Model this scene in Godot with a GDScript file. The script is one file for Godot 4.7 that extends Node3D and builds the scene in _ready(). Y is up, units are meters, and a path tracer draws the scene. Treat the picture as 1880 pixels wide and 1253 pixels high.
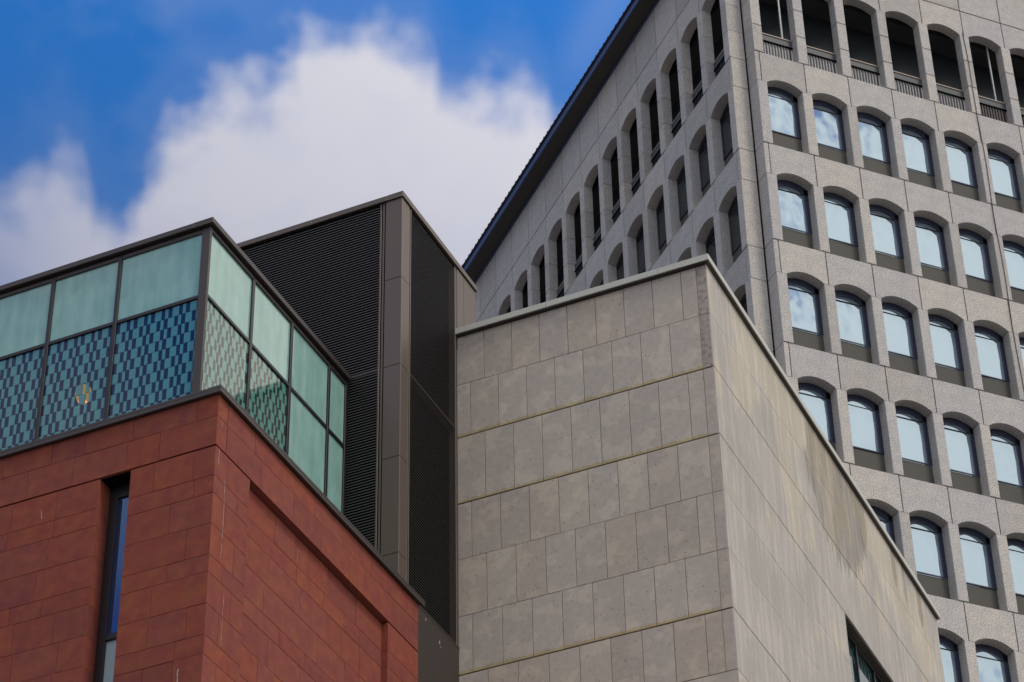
extends Node3D
# A street view upwards: red sandstone block with a glass storey, a louvred plant tower,
# a limestone block and a granite office tower under a half cloudy sky.
# Two frames of streets: buildings of frame A are turned by TURN_A, the office tower by TURN_B.

const EYE := 1.6
const TURN_A := 1.15067746
const TURN_B := 0.41042062
const PITCH := 0.651038386
const ROLL := -0.0216143945
const FOCAL := 4851.607
const HALF_W := 940.0
const HALF_H := 626.5

var rng := RandomNumberGenerator.new()
var cam_r: Vector3
var cam_u: Vector3
var cam_f: Vector3
var sun_dir: Vector3
var mats := {}

# ---------------------------------------------------------------- scene set-up
func _ready() -> void:
	rng.seed = 20240611
	make_camera()
	make_sky_and_sun()
	make_materials()
	make_ground()
	make_office_tower()
	make_limestone_building()
	make_plant_tower()
	make_red_building()
	make_glass_storey()
	make_lamp()

func make_camera() -> void:
	cam_f = Vector3(0, sin(PITCH), -cos(PITCH))
	var up0 := Vector3(0, cos(PITCH), sin(PITCH))
	cam_r = cos(ROLL) * Vector3.RIGHT + sin(ROLL) * up0
	cam_u = -sin(ROLL) * Vector3.RIGHT + cos(ROLL) * up0
	var cam := Camera3D.new()
	cam.name = "camera"
	cam.fov = rad_to_deg(2.0 * atan(HALF_H / FOCAL))
	cam.near = 0.1
	cam.far = 2000.0
	cam.transform = Transform3D(Basis(cam_r, cam_u, -cam_f), Vector3(0, EYE, 0))
	add_child(cam)
	cam.current = true

func make_sky_and_sun() -> void:
	var towards := Vector3(0.75, 0.0, 0.66).normalized()
	var height := deg_to_rad(57.0)
	sun_dir = (towards * cos(height) + Vector3.UP * sin(height)).normalized()
	var sun := DirectionalLight3D.new()
	sun.name = "sun"
	sun.light_energy = 0.36
	sun.light_angular_distance = 12.0
	sun.light_color = Color(1.0, 0.955, 0.90)
	sun.shadow_enabled = true
	add_child(sun)
	sun.look_at_from_position(sun_dir * 100.0, Vector3.ZERO, Vector3.UP)
	var env := Environment.new()
	env.background_mode = Environment.BG_SKY
	var sky := Sky.new()
	var pano := PanoramaSkyMaterial.new()
	pano.panorama = ImageTexture.create_from_image(sky_image())
	sky.sky_material = pano
	env.sky = sky
	env.background_energy_multiplier = 1.0
	env.tonemap_mode = Environment.TONE_MAPPER_LINEAR
	env.tonemap_exposure = 1.4
	env.sdfgi_enabled = true
	env.ssao_enabled = true
	env.ssil_enabled = true
	var we := WorldEnvironment.new()
	we.name = "environment"
	we.environment = env
	add_child(we)

# ---------------------------------------------------------------- sky: air and clouds for every direction
var n_big: FastNoiseLite
var n_mid: FastNoiseLite
var n_fine: FastNoiseLite
# upper edge of the large cloud bank ahead, as bearing / height in image units
const EDGE := [[-900.0, 200.0], [-300.0, 330.0], [0.0, 285.0], [60.0, 268.0], [115.0, 245.0], [150.0, 278.0], [178.0, 345.0], [215.0, 372.0], [243.0, 335.0], [270.0, 290.0], [330.0, 238.0], [400.0, 185.0], [480.0, 148.0], [530.0, 95.0], [570.0, 65.0], [620.0, 75.0], [680.0, 62.0], [740.0, 75.0], [790.0, 105.0], [815.0, 165.0], [860.0, 195.0], [920.0, 182.0], [970.0, 168.0], [1000.0, 200.0], [1035.0, 275.0], [1080.0, 360.0], [1300.0, 300.0], [1900.0, 150.0], [2500.0, 50.0]]

func noise_of(freq: float, octaves: int, s: int) -> FastNoiseLite:
	var n := FastNoiseLite.new()
	n.noise_type = FastNoiseLite.TYPE_SIMPLEX_SMOOTH
	n.frequency = freq
	n.fractal_type = FastNoiseLite.FRACTAL_FBM
	n.fractal_octaves = octaves
	n.fractal_gain = 0.5
	n.seed = s
	return n

func edge_at(x: float) -> float:
	for i in EDGE.size() - 1:
		if x < EDGE[i + 1][0]:
			var k: float = clampf((x - EDGE[i][0]) / (EDGE[i + 1][0] - EDGE[i][0]), 0.0, 1.0)
			k = k * k * (3.0 - 2.0 * k)
			return lerpf(EDGE[i][1], EDGE[i + 1][1], k)
	return EDGE[-1][1]

func sky_color(d: Vector3) -> Color:
	var up := maxf(d.y, 0.0)
	# clear air, deeper overhead
	var air := Vector3(0.20, 0.32, 0.50).lerp(Vector3(0.0165, 0.102, 0.325), clampf(pow(up, 0.42) * 1.17, 0.0, 1.0))
	# cloud cover as it drifts over the whole sky
	var p := Vector3(d.x, d.y * 1.4 + 0.3, d.z)
	var big := n_big.get_noise_3dv(p)
	var mid := n_mid.get_noise_3dv(p)
	var fine := n_fine.get_noise_3dv(p)
	var cover := smoothstep(-0.46, 0.14, big + mid * 0.80 + fine * 0.10)
	var depth := d.dot(cam_f)
	if depth > 0.6:
		var x := HALF_W + FOCAL * d.dot(cam_r) / depth
		var y := HALF_H - FOCAL * d.dot(cam_u) / depth
		var near := 1.0 - smoothstep(1500.0, 3000.0, Vector2(x - HALF_W, (y - HALF_H) * 1.2).length())
		if near > 0.0:
			var wob := mid * 80.0 + fine * 100.0
			var gap := y - edge_at(x + fine * 30.0)
			var bank := smoothstep(-72.0, 105.0, gap - 10.0 + wob)
			bank = maxf(bank, 0.10 * smoothstep(-220.0, 40.0, gap + wob))
			# thinner to the far left
			bank *= 1.0 - 0.27 * smoothstep(240.0, -60.0, x) * (0.65 + 0.8 * absf(mid)) - 0.25 * smoothstep(120.0, -40.0, x) * smoothstep(380.0, 520.0, y)
			var veil := clampf(0.02 + 0.22 * (mid + 0.15) + fine * 0.10, 0.0, 0.12) * smoothstep(900.0, 200.0, x)
			veil += 0.11 * exp(-pow((x - 1090.0 + (y - 60.0) * 0.5) / 55.0, 2.0)) * smoothstep(260.0, 60.0, y)
			cover = lerpf(cover, maxf(bank, veil), near)
	# clouds: bright where thick, lavender in their thin edges, brighter towards the sun
	var toward := 0.5 + 0.5 * d.dot(sun_dir)
	var glow := clampf(1.0 + 5.6 * (toward - 0.61), 0.75, 3.2)
	var thick := Vector3(0.400, 0.402, 0.455).lerp(Vector3(0.47, 0.437, 0.385), smoothstep(0.60, 0.80, toward))
	var thin := Vector3(0.345, 0.355, 0.445).lerp(Vector3(0.435, 0.41, 0.375), smoothstep(0.60, 0.80, toward))
	var body := thin.lerp(thick, clampf(cover * 0.75 + mid * 0.9 + fine * 0.45 - big * 0.25, 0.0, 1.0)) * glow
	air *= clampf(glow, 0.8, 1.7)
	var c := air.lerp(body, cover * 0.97)
	return Color(c.x, c.y, c.z)

func pano_dir(i: float, j: float, w: int, h: int) -> Vector3:
	var a := TAU * ((i + 0.5) / w - 0.25)
	var e := PI * (0.5 - (j + 0.5) / h)
	return Vector3(cos(a) * cos(e), sin(e), sin(a) * cos(e))

func sky_image() -> Image:
	n_big = noise_of(1.7, 3, 11)
	n_mid = noise_of(6.5, 5, 5)
	n_fine = noise_of(26.0, 5, 23)
	var w := 768
	var h := 384
	var im := Image.create(w, h, false, Image.FORMAT_RGBF)
	for j in h:
		for i in w:
			if j > h / 2 + 4:
				im.set_pixel(i, j, Color(0.20, 0.20, 0.20))
			else:
				im.set_pixel(i, j, sky_color(pano_dir(i, j, w, h)))
	var bw := 4096
	var bh := 2048
	im.resize(bw, bh, Image.INTERPOLATE_BILINEAR)
	# the same sky at full fineness where the view looks
	for j in range(430, 720):
		for k in range(-230, 230):
			var i := posmod(k, bw)
			im.set_pixel(i, j, sky_color(pano_dir(i, j, bw, bh)))
	return im

# ---------------------------------------------------------------- materials
func lin(r: float, g: float, b: float, a := 1.0) -> Color:
	var c := Color(r, g, b).linear_to_srgb()
	c.a = a
	return c

func surface(called: String, c: Color, rough: float, metallic := 0.0, spec := 0.5) -> StandardMaterial3D:
	var m := StandardMaterial3D.new()
	m.resource_name = called
	m.albedo_color = c
	m.roughness = rough
	m.metallic = metallic
	m.metallic_specular = spec
	mats[called] = m
	return m

func textured(called: String, tex: Texture2D, tile: Vector2, rough: float, tint := Color.WHITE) -> StandardMaterial3D:
	var m := surface(called, tint, rough)
	m.albedo_texture = tex
	m.uv1_scale = Vector3(1.0 / tile.x, 1.0 / tile.y, 1.0)
	return m

func to_texture(px: PackedByteArray, w: int, h: int, fmt := Image.FORMAT_RGB8) -> ImageTexture:
	return ImageTexture.create_from_image(Image.create_from_data(w, h, false, fmt, px))

func seamless(n: FastNoiseLite, w: int, h: int) -> PackedByteArray:
	var im := n.get_seamless_image(w, h, false, false, 0.15, true)
	im.convert(Image.FORMAT_L8)
	return im.get_data()

func tone(freq: float, octaves: int, s: int) -> FastNoiseLite:
	return noise_of(freq, octaves, s)

func put(px: PackedByteArray, at: int, r: float, g: float, b: float) -> void:
	px[at] = int(clampf(r, 0, 255))
	px[at + 1] = int(clampf(g, 0, 255))
	px[at + 2] = int(clampf(b, 0, 255))

func granite_texture() -> ImageTexture:
	var w := 512
	var px := PackedByteArray()
	px.resize(w * w * 3)
	var soft := seamless(tone(0.012, 4, 3), w, w)
	var grain := seamless(tone(0.13, 1, 7), w, w)
	for k in w * w:
		var g := (grain[k] - 127) * 0.30 + rng.randf_range(-34.0, 34.0) + (soft[k] - 127) * 0.06
		var warm := rng.randf_range(-5.0, 8.0) + (soft[k] - 127) * 0.02
		put(px, k * 3, 177.0 + g + warm, 174.5 + g, 169.0 + g - warm)
	return to_texture(px, w, w)

func limestone_texture(stained := false) -> ImageTexture:
	# grey beige slabs with paler mineral bloom that has an edge, and small dark pores
	var w := 1024
	var px := PackedByteArray()
	px.resize(w * w * 3)
	var bloom := seamless(tone(0.006, 4, 31), w, w)
	var cloud := seamless(tone(0.022, 4, 37), w, w)
	var grain := seamless(tone(0.2, 2, 41), w, w)
	for k in w * w:
		var b := bloom[k] / 255.0
		var t := smoothstep(0.60, 0.612, b) * 0.8 + smoothstep(0.70, 0.715, b) * 0.5
		var rim := smoothstep(0.592, 0.604, b) * (1.0 - smoothstep(0.608, 0.63, b))
		var g := (cloud[k] - 127) * 0.05 + (grain[k] - 127) * 0.05 + rng.randf_range(-3.5, 3.5)
		put(px, k * 3, 178.0 + g + t * 9.0 + rim * 7.0, 168.5 + g + t * 8.5 + rim * 6.0, 156.0 + g + t * 6.0 + rim * 4.0)
	# pores
	for n in 560:
		var cx := rng.randi_range(0, w - 1)
		var cy := rng.randi_range(0, w - 1)
		var r := 1 + (rng.randi() % 5) / 2
		var dark := rng.randf_range(20.0, 60.0)
		for dy in range(-r, r + 1):
			for dx in range(-r, r + 1):
				if dx * dx + dy * dy <= r * r:
					var k := posmod(cy + dy, w) * w + posmod(cx + dx, w)
					put(px, k * 3, px[k * 3] - dark, px[k * 3 + 1] - dark, px[k * 3 + 2] - dark * 0.9)
	# rusty pits in clusters
	for n in 40:
		var cx := rng.randi_range(0, w - 1)
		var cy := rng.randi_range(0, w - 1)
		for q in rng.randi_range(4, 12):
			var x := posmod(cx + int(rng.randfn(0, 14)), w)
			var y := posmod(cy + int(rng.randfn(0, 10)), w)
			for o in [0, 1, w]:
				var k: int = (y * w + x + o) % (w * w)
				put(px, k * 3, px[k * 3] - 22, px[k * 3 + 1] - 38, px[k * 3 + 2] - 48)
	if stained:
		# ochre algae crust with a ragged upper edge along the foot of the slab, beside the open joint
		var edge := noise_of(0.03, 4, 53)
		for i in w:
			var high := int(9.0 + 13.0 * clampf(0.4 + edge.get_noise_1d(i), 0.0, 1.0))
			for j in high:
				var k := (w - 1 - j) * w + i
				var f := rng.randf_range(0.55, 1.0)
				put(px, k * 3, px[k * 3] - 8.0 * f, px[k * 3 + 1] - 17.0 * f, px[k * 3 + 2] - 46.0 * f)
	return to_texture(px, w, w)

func corner_texture() -> ImageTexture:
	# corner strip: grey slab with black crusts and brown algae in speckles
	var w := 512
	var px := PackedByteArray()
	px.resize(w * w * 3)
	var crust := seamless(tone(0.018, 5, 43), w, w)
	var fleck := seamless(tone(0.11, 3, 47), w, w)
	for k in w * w:
		var c := smoothstep(0.52, 0.66, crust[k] / 255.0) * smoothstep(0.46, 0.62, fleck[k] / 255.0)
		var g := (crust[k] - 127) * -0.10 + rng.randf_range(-4.0, 4.0)
		put(px, k * 3, 158.0 + g - c * 32.0, 148.0 + g - c * 36.0, 138.0 + g - c * 38.0)
	return to_texture(px, w, w)

const STAIN := [[5.06, 29.46], [5.25, 30.1], [5.58, 30.6], [8.9, 30.6], [9.05, 29.9], [8.75, 29.32], [8.39, 28.72], [7.69, 28.06], [6.8, 27.81], [6.07, 28.08], [5.64, 28.27], [5.46, 28.8], [5.13, 28.99]]

func washed_texture() -> ImageTexture:
	# the long side of the limestone block: rain washed, with pale lime runs, buff patches and wet stains, 14.4 m by 9.6 m
	var w := 1024
	var h := 1024
	var px := PackedByteArray()
	px.resize(w * h * 3)
	var runs := noise_of(1.0, 4, 61)
	var wide := noise_of(1.0, 4, 67)
	var blot := noise_of(1.0, 4, 71)
	var poly := PackedVector2Array()
	for q in STAIN:
		poly.append(Vector2(q[0], q[1]))
	var column := PackedFloat32Array()
	for i in w:
		column.append(runs.get_noise_1d(i * 14.4 / w * 5.0))
	for j in h:
		var y := 30.75 - j * 9.6 / h
		for i in w:
			var x := i * 14.4 / w
			var bl := blot.get_noise_2d(x * 0.55, y * 0.45)
			var st := runs.get_noise_2d(x * 4.2, y * 0.5) + 0.4 * column[i]
			var pale := smoothstep(0.02, 0.30, st + 0.25 * bl)
			var buff := smoothstep(-0.05, 0.12, wide.get_noise_2d(x * 0.5 + 9.0, y * 0.35) + 0.13 * (y - 28.6) + 0.18 * runs.get_noise_2d(x * 5.0, y * 0.4))
			var g := bl * 9.0 + rng.randf_range(-3.0, 3.0) + blot.get_noise_2d(x * 9.0, y * 6.0) * 5.0
			var r := 171.0 + g + pale * 11.0 + buff * 10.0
			var gg := 165.0 + g + pale * 10.0 + buff * 7.0
			var b := 155.0 + g + pale * 9.0 - buff * 1.0
			# wet stain under the coping and the drips beside it
			var e := Vector2(x + 0.12 * runs.get_noise_2d(x * 3.0, y * 1.2), y + 0.45 * runs.get_noise_2d(x * 6.0, 3.0))
			var wet := 0.0
			if x > 4.7 and x < 9.4 and y > 27.5 and Geometry2D.is_point_in_polygon(e, poly):
				wet = 0.75 + 0.35 * runs.get_noise_2d(x * 4.0, y * 0.5)
			for dr in [[10.82, 0.16, 29.55], [11.52, 0.10, 29.42], [12.62, 0.17, 29.50]]:
				if absf(x + 0.03 * runs.get_noise_1d(y * 8.0) - dr[0] + (y - 30.0) * 0.03) < dr[1] * clampf((y - dr[2]) * 3.0, 0.0, 1.0) and y < 30.55:
					wet = maxf(wet, 0.7)
			r -= wet * 38.0
			gg -= wet * 38.0
			b -= wet * 38.0
			put(px, (j * w + i) * 3, r, gg, b)
	return to_texture(px, w, h)

func sandstone_texture() -> ImageTexture:
	var w := 512
	var px := PackedByteArray()
	px.resize(w * w * 3)
	var bed := noise_of(1.0, 3, 83)
	var soft := seamless(tone(0.012, 4, 89), w, w)
	var rust := seamless(tone(0.009, 3, 91), w, w)
	for j in w:
		for i in w:
			var k := j * w + i
			var g := bed.get_noise_2d((i * 0.35 + j) * 0.11, (i - j * 0.3) * 0.012) * 9.0 + (soft[k] - 127) * 0.11 + rng.randf_range(-6.0, 6.0)
			var hue := (rust[k] - 127) * 0.22
			put(px, k * 3, 226.0 + g + hue * 0.3, 226.0 + g * 0.9 + hue, 226.0 + g * 0.8 - hue * 0.2)
	return to_texture(px, w, w)

func frit_texture(ground: Color, ink: Color) -> ImageTexture:
	# screen printed pattern on glass: one repeat is 0.332 m wide and two rows of 0.207 m high
	var w := 332
	var h := 414
	var im := Image.create(w, h, false, Image.FORMAT_RGBA8)
	im.fill(ground)
	for row in 2:
		var shift := 0 if row == 0 else -79
		for part in [[12, 122], [206, 59]]:
			for x in part[1]:
				im.fill_rect(Rect2i(posmod(part[0] + shift + x, w), row * 207 + 5, 1, 198), ink)
	return ImageTexture.create_from_image(im)

func pane_texture() -> ImageTexture:
	# back painted pane with faint rain runs
	var w := 256
	var px := PackedByteArray()
	px.resize(w * w * 3)
	var run := noise_of(1.0, 3, 97)
	var soft := seamless(tone(0.015, 3, 99), w, w)
	for j in w:
		for i in w:
			var g := run.get_noise_2d(i * 0.035, j * 0.004) * 9.0 + (soft[j * w + i] - 127) * 0.06
			put(px, (j * w + i) * 3, 136.0 + g, 176.0 + g, 166.0 + g)
	return to_texture(px, w, w)

func dash_texture() -> ImageTexture:
	# dark teal print of upright dashes on the limestone block's window
	var w := 256
	var im := Image.create(w, w, false, Image.FORMAT_RGB8)
	im.fill(Color8(20, 34, 36))
	for n in 230:
		var x := rng.randi_range(0, w - 6)
		var y := rng.randi_range(0, w - 40)
		im.fill_rect(Rect2i(x, y, rng.randi_range(2, 5), rng.randi_range(12, 40)), Color8(60 + rng.randi_range(-10, 16), 104 + rng.randi_range(-12, 16), 106))
	return ImageTexture.create_from_image(im)

func make_materials() -> void:
	var granite := granite_texture()
	for k in 4:
		var f: float = [1.0, 0.96, 1.03, 0.985][k]
		textured("granite_%d" % k, granite, Vector2(2.6, 2.6), 0.85, Color(f, f * [1.0, 0.995, 0.99, 1.0][k], f * [1.0, 0.99, 0.975, 1.01][k]))
	var lime := limestone_texture()
	for k in 5:
		var f: float = [1.0, 0.98, 1.012, 0.968, 0.995][k]
		textured("limestone_%d" % k, lime, Vector2(4.2, 4.2), 0.85, Color(f, f * [1.0, 0.995, 1.0, 0.99, 0.985][k], f * [1.0, 1.0, 0.985, 0.985, 0.965][k]))
	var crusted := limestone_texture(true)
	for k in 3:
		var f: float = [1.0, 0.98, 1.01][k]
		textured("crusted_limestone_%d" % k, crusted, Vector2(4.2, 4.2), 0.85, Color(f, f, f))
	textured("dirty_limestone", corner_texture(), Vector2(1.3, 1.3), 0.85)
	var washed := washed_texture()
	for k in 3:
		var f: float = [1.0, 0.985, 1.012][k]
		textured("washed_limestone_%d" % k, washed, Vector2(14.4, 9.6), 0.85, Color(f, f, f))
	var sand := sandstone_texture()
	var reds := [[0.28, 0.059, 0.03], [0.264, 0.054, 0.029], [0.301, 0.065, 0.028], [0.247, 0.052, 0.032], [0.278, 0.063, 0.036], [0.293, 0.06, 0.027]]
	for k in reds.size():
		textured("sandstone_%d" % k, sand, Vector2(1.7, 1.7), 0.88, lin(reds[k][0], reds[k][1], reds[k][2]))
	surface("mortar", lin(0.21, 0.050, 0.031), 0.95)
	surface("joint", lin(0.055, 0.045, 0.033), 0.95)
	surface("dark_joint", lin(0.022, 0.017, 0.012), 0.95)
	surface("buff_sealant", lin(0.36, 0.28, 0.17), 0.9)
	surface("coping_stone", lin(0.50, 0.50, 0.43), 0.8)
	surface("bronze_metal", lin(0.118, 0.090, 0.070), 0.42, 0.35)
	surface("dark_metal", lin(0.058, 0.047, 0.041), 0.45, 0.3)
	surface("frame_metal", lin(0.020, 0.017, 0.018), 0.4, 0.2)
	surface("louvre_metal", lin(0.080, 0.076, 0.073), 0.5, 0.2)
	surface("void", lin(0.006, 0.006, 0.006), 0.95, 0.0, 0.0)  # near black, stands for the unlit depth of gaps and hollows
	surface("blue_paint", lin(0.035, 0.060, 0.150), 0.4)
	surface("blue_frame", lin(0.020, 0.026, 0.055), 0.35)
	surface("roof_sheet", lin(0.03, 0.03, 0.032), 0.6)
	surface("soffit_board", lin(0.055, 0.050, 0.042), 0.8)
	surface("olive_panel", lin(0.075, 0.072, 0.058), 0.75)
	surface("core", lin(0.06, 0.06, 0.06), 0.95)
	surface("pale_panel", lin(0.74, 0.73, 0.70), 0.7)
	surface("brown_panel", lin(0.18, 0.14, 0.11), 0.7)
	surface("beige_rail", lin(0.36, 0.30, 0.25), 0.5, 0.2)
	surface("grey_post", lin(0.30, 0.31, 0.33), 0.5, 0.2)
	surface("bright_side_glass", lin(0.30, 0.395, 0.48), 0.03, 0.66)  # right side's brighter reflection put into this copy of the tower glass
	var waves := NoiseTexture2D.new()
	waves.width = 256
	waves.height = 256
	waves.seamless = true
	waves.as_normal_map = true
	waves.bump_strength = 6.0
	waves.noise = noise_of(0.012, 2, 131)
	for g in ["bright_side_glass"]:
		mats[g].normal_enabled = true
		mats[g].normal_texture = waves
		mats[g].normal_scale = 0.06
		mats[g].uv1_scale = Vector3(0.45, 0.30, 1.0)
	surface("dark_side_glass", lin(0.012, 0.020, 0.026), 0.03, 0.0, 0.7)  # same tower glass, the left side's dim reflection put into its colour
	surface("loggia_glass", lin(0.030, 0.036, 0.040), 0.3, 0.0, 0.4)
	surface("band_glass", lin(0.075, 0.085, 0.085), 0.5, 0.0, 0.4)
	surface("sky_tinted_glass", lin(0.055, 0.105, 0.225), 0.03, 0.75, 0.6)  # blue of the reflected sky put into the pane colour
	surface("frosted_glass", lin(0.33, 0.42, 0.42), 0.25)
	var teal := textured("teal_pane", pane_texture(), Vector2(1.6, 3.0), 0.06)
	teal.metallic_specular = 0.55
	var frit := textured("printed_pane", frit_texture(Color8(26, 46, 86, 160), Color8(74, 134, 138, 255)), Vector2(0.332, 0.414), 0.05)
	var green := textured("reflection_tinted_pane", frit_texture(Color8(44, 58, 58, 210), Color8(84, 138, 126, 255)), Vector2(0.332, 0.414), 0.05)  # same print, greener reflections of the right side put into its colours
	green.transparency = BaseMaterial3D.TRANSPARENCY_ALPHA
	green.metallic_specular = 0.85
	frit.transparency = BaseMaterial3D.TRANSPARENCY_ALPHA
	frit.metallic_specular = 0.55
	var dash := textured("dash_pane", dash_texture(), Vector2(1.2, 1.2), 0.05)
	dash.metallic_specular = 0.5
	surface("asphalt", lin(0.12, 0.115, 0.11), 0.9)
	surface("paving", lin(0.22, 0.21, 0.20), 0.85)
	surface("lime_run", lin(0.40, 0.34, 0.31), 0.9)
	surface("cable", lin(0.06, 0.06, 0.06), 0.7)

# ---------------------------------------------------------------- mesh helpers; face axes: x along the wall, y up, z outwards
func begin() -> SurfaceTool:
	var st := SurfaceTool.new()
	st.begin(Mesh.PRIMITIVE_TRIANGLES)
	return st

func tri(st: SurfaceTool, p: Array, n: Vector3, uvs: Array) -> void:
	var order := [0, 1, 2]
	var a: Vector3 = p[0]
	var b: Vector3 = p[1]
	var c: Vector3 = p[2]
	if (b - a).cross(c - a).dot(n) > 0.0:
		order = [0, 2, 1]
	for k in order:
		st.set_normal(n)
		st.set_uv(uvs[k])
		st.add_vertex(p[k])

func uv_of(p: Vector3, n: Vector3, o: Vector2) -> Vector2:
	var an := n.abs()
	if an.z >= an.x and an.z >= an.y:
		return Vector2(p.x, -p.y) + o
	if an.x >= an.y:
		return Vector2(p.z, -p.y) + o
	return Vector2(p.x, p.z) + o

func quad(st: SurfaceTool, a: Vector3, b: Vector3, c: Vector3, d: Vector3, n: Vector3, o := Vector2.ZERO) -> void:
	var ua := uv_of(a, n, o)
	var ub := uv_of(b, n, o)
	var uc := uv_of(c, n, o)
	var ud := uv_of(d, n, o)
	tri(st, [a, b, c], n, [ua, ub, uc])
	tri(st, [a, c, d], n, [ua, uc, ud])

# a box whose four front edges are chamfered by c
func block(st: SurfaceTool, x0: float, x1: float, y0: float, y1: float, z0: float, z1: float, c := 0.0, o := Vector2.ZERO) -> void:
	var f := [Vector3(x0 + c, y0 + c, z1), Vector3(x1 - c, y0 + c, z1), Vector3(x1 - c, y1 - c, z1), Vector3(x0 + c, y1 - c, z1)]
	var s := [Vector3(x0, y0, z1 - c), Vector3(x1, y0, z1 - c), Vector3(x1, y1, z1 - c), Vector3(x0, y1, z1 - c)]
	var b := [Vector3(x0, y0, z0), Vector3(x1, y0, z0), Vector3(x1, y1, z0), Vector3(x0, y1, z0)]
	var ns := [Vector3.DOWN, Vector3.RIGHT, Vector3.UP, Vector3.LEFT]
	quad(st, f[0], f[1], f[2], f[3], Vector3.BACK, o)
	for k in 4:
		var m := (k + 1) % 4
		if c > 0.0:
			quad(st, s[k], s[m], f[m], f[k], (ns[k] + Vector3.BACK).normalized(), o)
		quad(st, b[k], b[m], s[m], s[k], ns[k], o)
	quad(st, b[0], b[1], b[2], b[3], Vector3.FORWARD, o)

func box_mesh(x0: float, x1: float, y0: float, y1: float, z0: float, z1: float, c := 0.0, o := Vector2.ZERO) -> ArrayMesh:
	var st := begin()
	block(st, x0, x1, y0, y1, z0, z1, c, o)
	return st.commit()

func part(parent: Node3D, called: String, mesh: Mesh, mat: String, t := Transform3D.IDENTITY) -> MeshInstance3D:
	var m := MeshInstance3D.new()
	m.name = called
	m.mesh = mesh
	m.material_override = mats[mat]
	m.transform = t
	parent.add_child(m, true)
	return m

func group_of(parent: Node3D, called: String, t := Transform3D.IDENTITY) -> Node3D:
	var n := Node3D.new()
	n.name = called
	n.transform = t
	parent.add_child(n, true)
	return n

func thing(called: String, label: String, category: String, turn: float, u: float, v: float) -> Node3D:
	var n := Node3D.new()
	n.name = called
	n.rotation.y = turn
	n.position = Basis(Vector3.UP, turn) * Vector3(v, 0, -u)
	n.set_meta("label", label)
	n.set_meta("category", category)
	add_child(n, true)
	return n

# faces of a building whose near corner is the node's origin: the right one runs to +x, the left one to -x of its own axes
func right_face() -> Transform3D:
	return Transform3D.IDENTITY

func left_face() -> Transform3D:
	return Transform3D(Basis(Vector3(0, 0, 1), Vector3.UP, Vector3(-1, 0, 0)), Vector3.ZERO)

func jitter() -> Vector2:
	return Vector2(rng.randf() * 9.0, rng.randf() * 9.0)

func shifted(t: Transform3D, x: float, y: float, z := 0.0) -> Transform3D:
	return t * Transform3D(Basis.IDENTITY, Vector3(x, y, z))

# ---------------------------------------------------------------- ground
func make_ground() -> void:
	var g := MeshInstance3D.new()
	g.name = "ground"
	var p := PlaneMesh.new()
	p.size = Vector2(900, 900)
	g.mesh = p
	g.material_override = mats["asphalt"]
	g.set_meta("kind", "structure")
	add_child(g)
	var k := MeshInstance3D.new()
	k.name = "pavement"
	k.mesh = box_mesh(-70.0, 110.0, 0.002, 0.13, -110.0, -13.0, 0.02)
	k.material_override = mats["paving"]
	k.set_meta("kind", "structure")
	k.rotation.y = 0.12
	add_child(k)

# ---------------------------------------------------------------- granite office tower
const BAY := 1.508
const OPENING := 1.185
const STOREY := 3.66
const BAND := 1.175
const RISE := 0.21
const SILL_TOP := 56.37
const SPRING_TOP := 59.71

func arch_y(x: float, half: float, rise: float) -> float:
	# flat segmental arch
	var r := (half * half + rise * rise) / (2.0 * rise)
	return sqrt(maxf(r * r - x * x, 0.0)) - (r - rise)

func spandrel_mesh(height: float, o: Vector2, deep := -0.50) -> ArrayMesh:
	# origin at the spring line in the middle of the bay; lower edge arched
	var st := begin()
	var w := BAY / 2.0 - 0.016
	var a := OPENING / 2.0
	var back := deep
	var xs := [-w, -a]
	var seg := 14
	for k in range(1, seg):
		xs.append(-a + 2.0 * a * k / seg)
	xs.append_array([a, w])
	var ys := []
	for x in xs:
		ys.append(arch_y(x, a, RISE) if absf(x) < a else 0.0)
	for k in xs.size() - 1:
		var x0: float = xs[k]
		var x1: float = xs[k + 1]
		var y0: float = ys[k]
		var y1: float = ys[k + 1]
		quad(st, Vector3(x0, y0, 0), Vector3(x1, y1, 0), Vector3(x1, height, 0), Vector3(x0, height, 0), Vector3.BACK, o)
		var n := Vector3(y1 - y0, x0 - x1, 0).normalized()
		quad(st, Vector3(x0, y0, 0), Vector3(x1, y1, 0), Vector3(x1, y1, back), Vector3(x0, y0, back), n, o)
	quad(st, Vector3(-w, height, 0), Vector3(w, height, 0), Vector3(w, height, back), Vector3(-w, height, back), Vector3.UP, o)
	for s in [-1.0, 1.0]:
		quad(st, Vector3(s * w, 0, 0), Vector3(s * w, height, 0), Vector3(s * w, height, back), Vector3(s * w, 0, back), Vector3(s, 0, 0), o)
	return st.commit()

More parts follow.
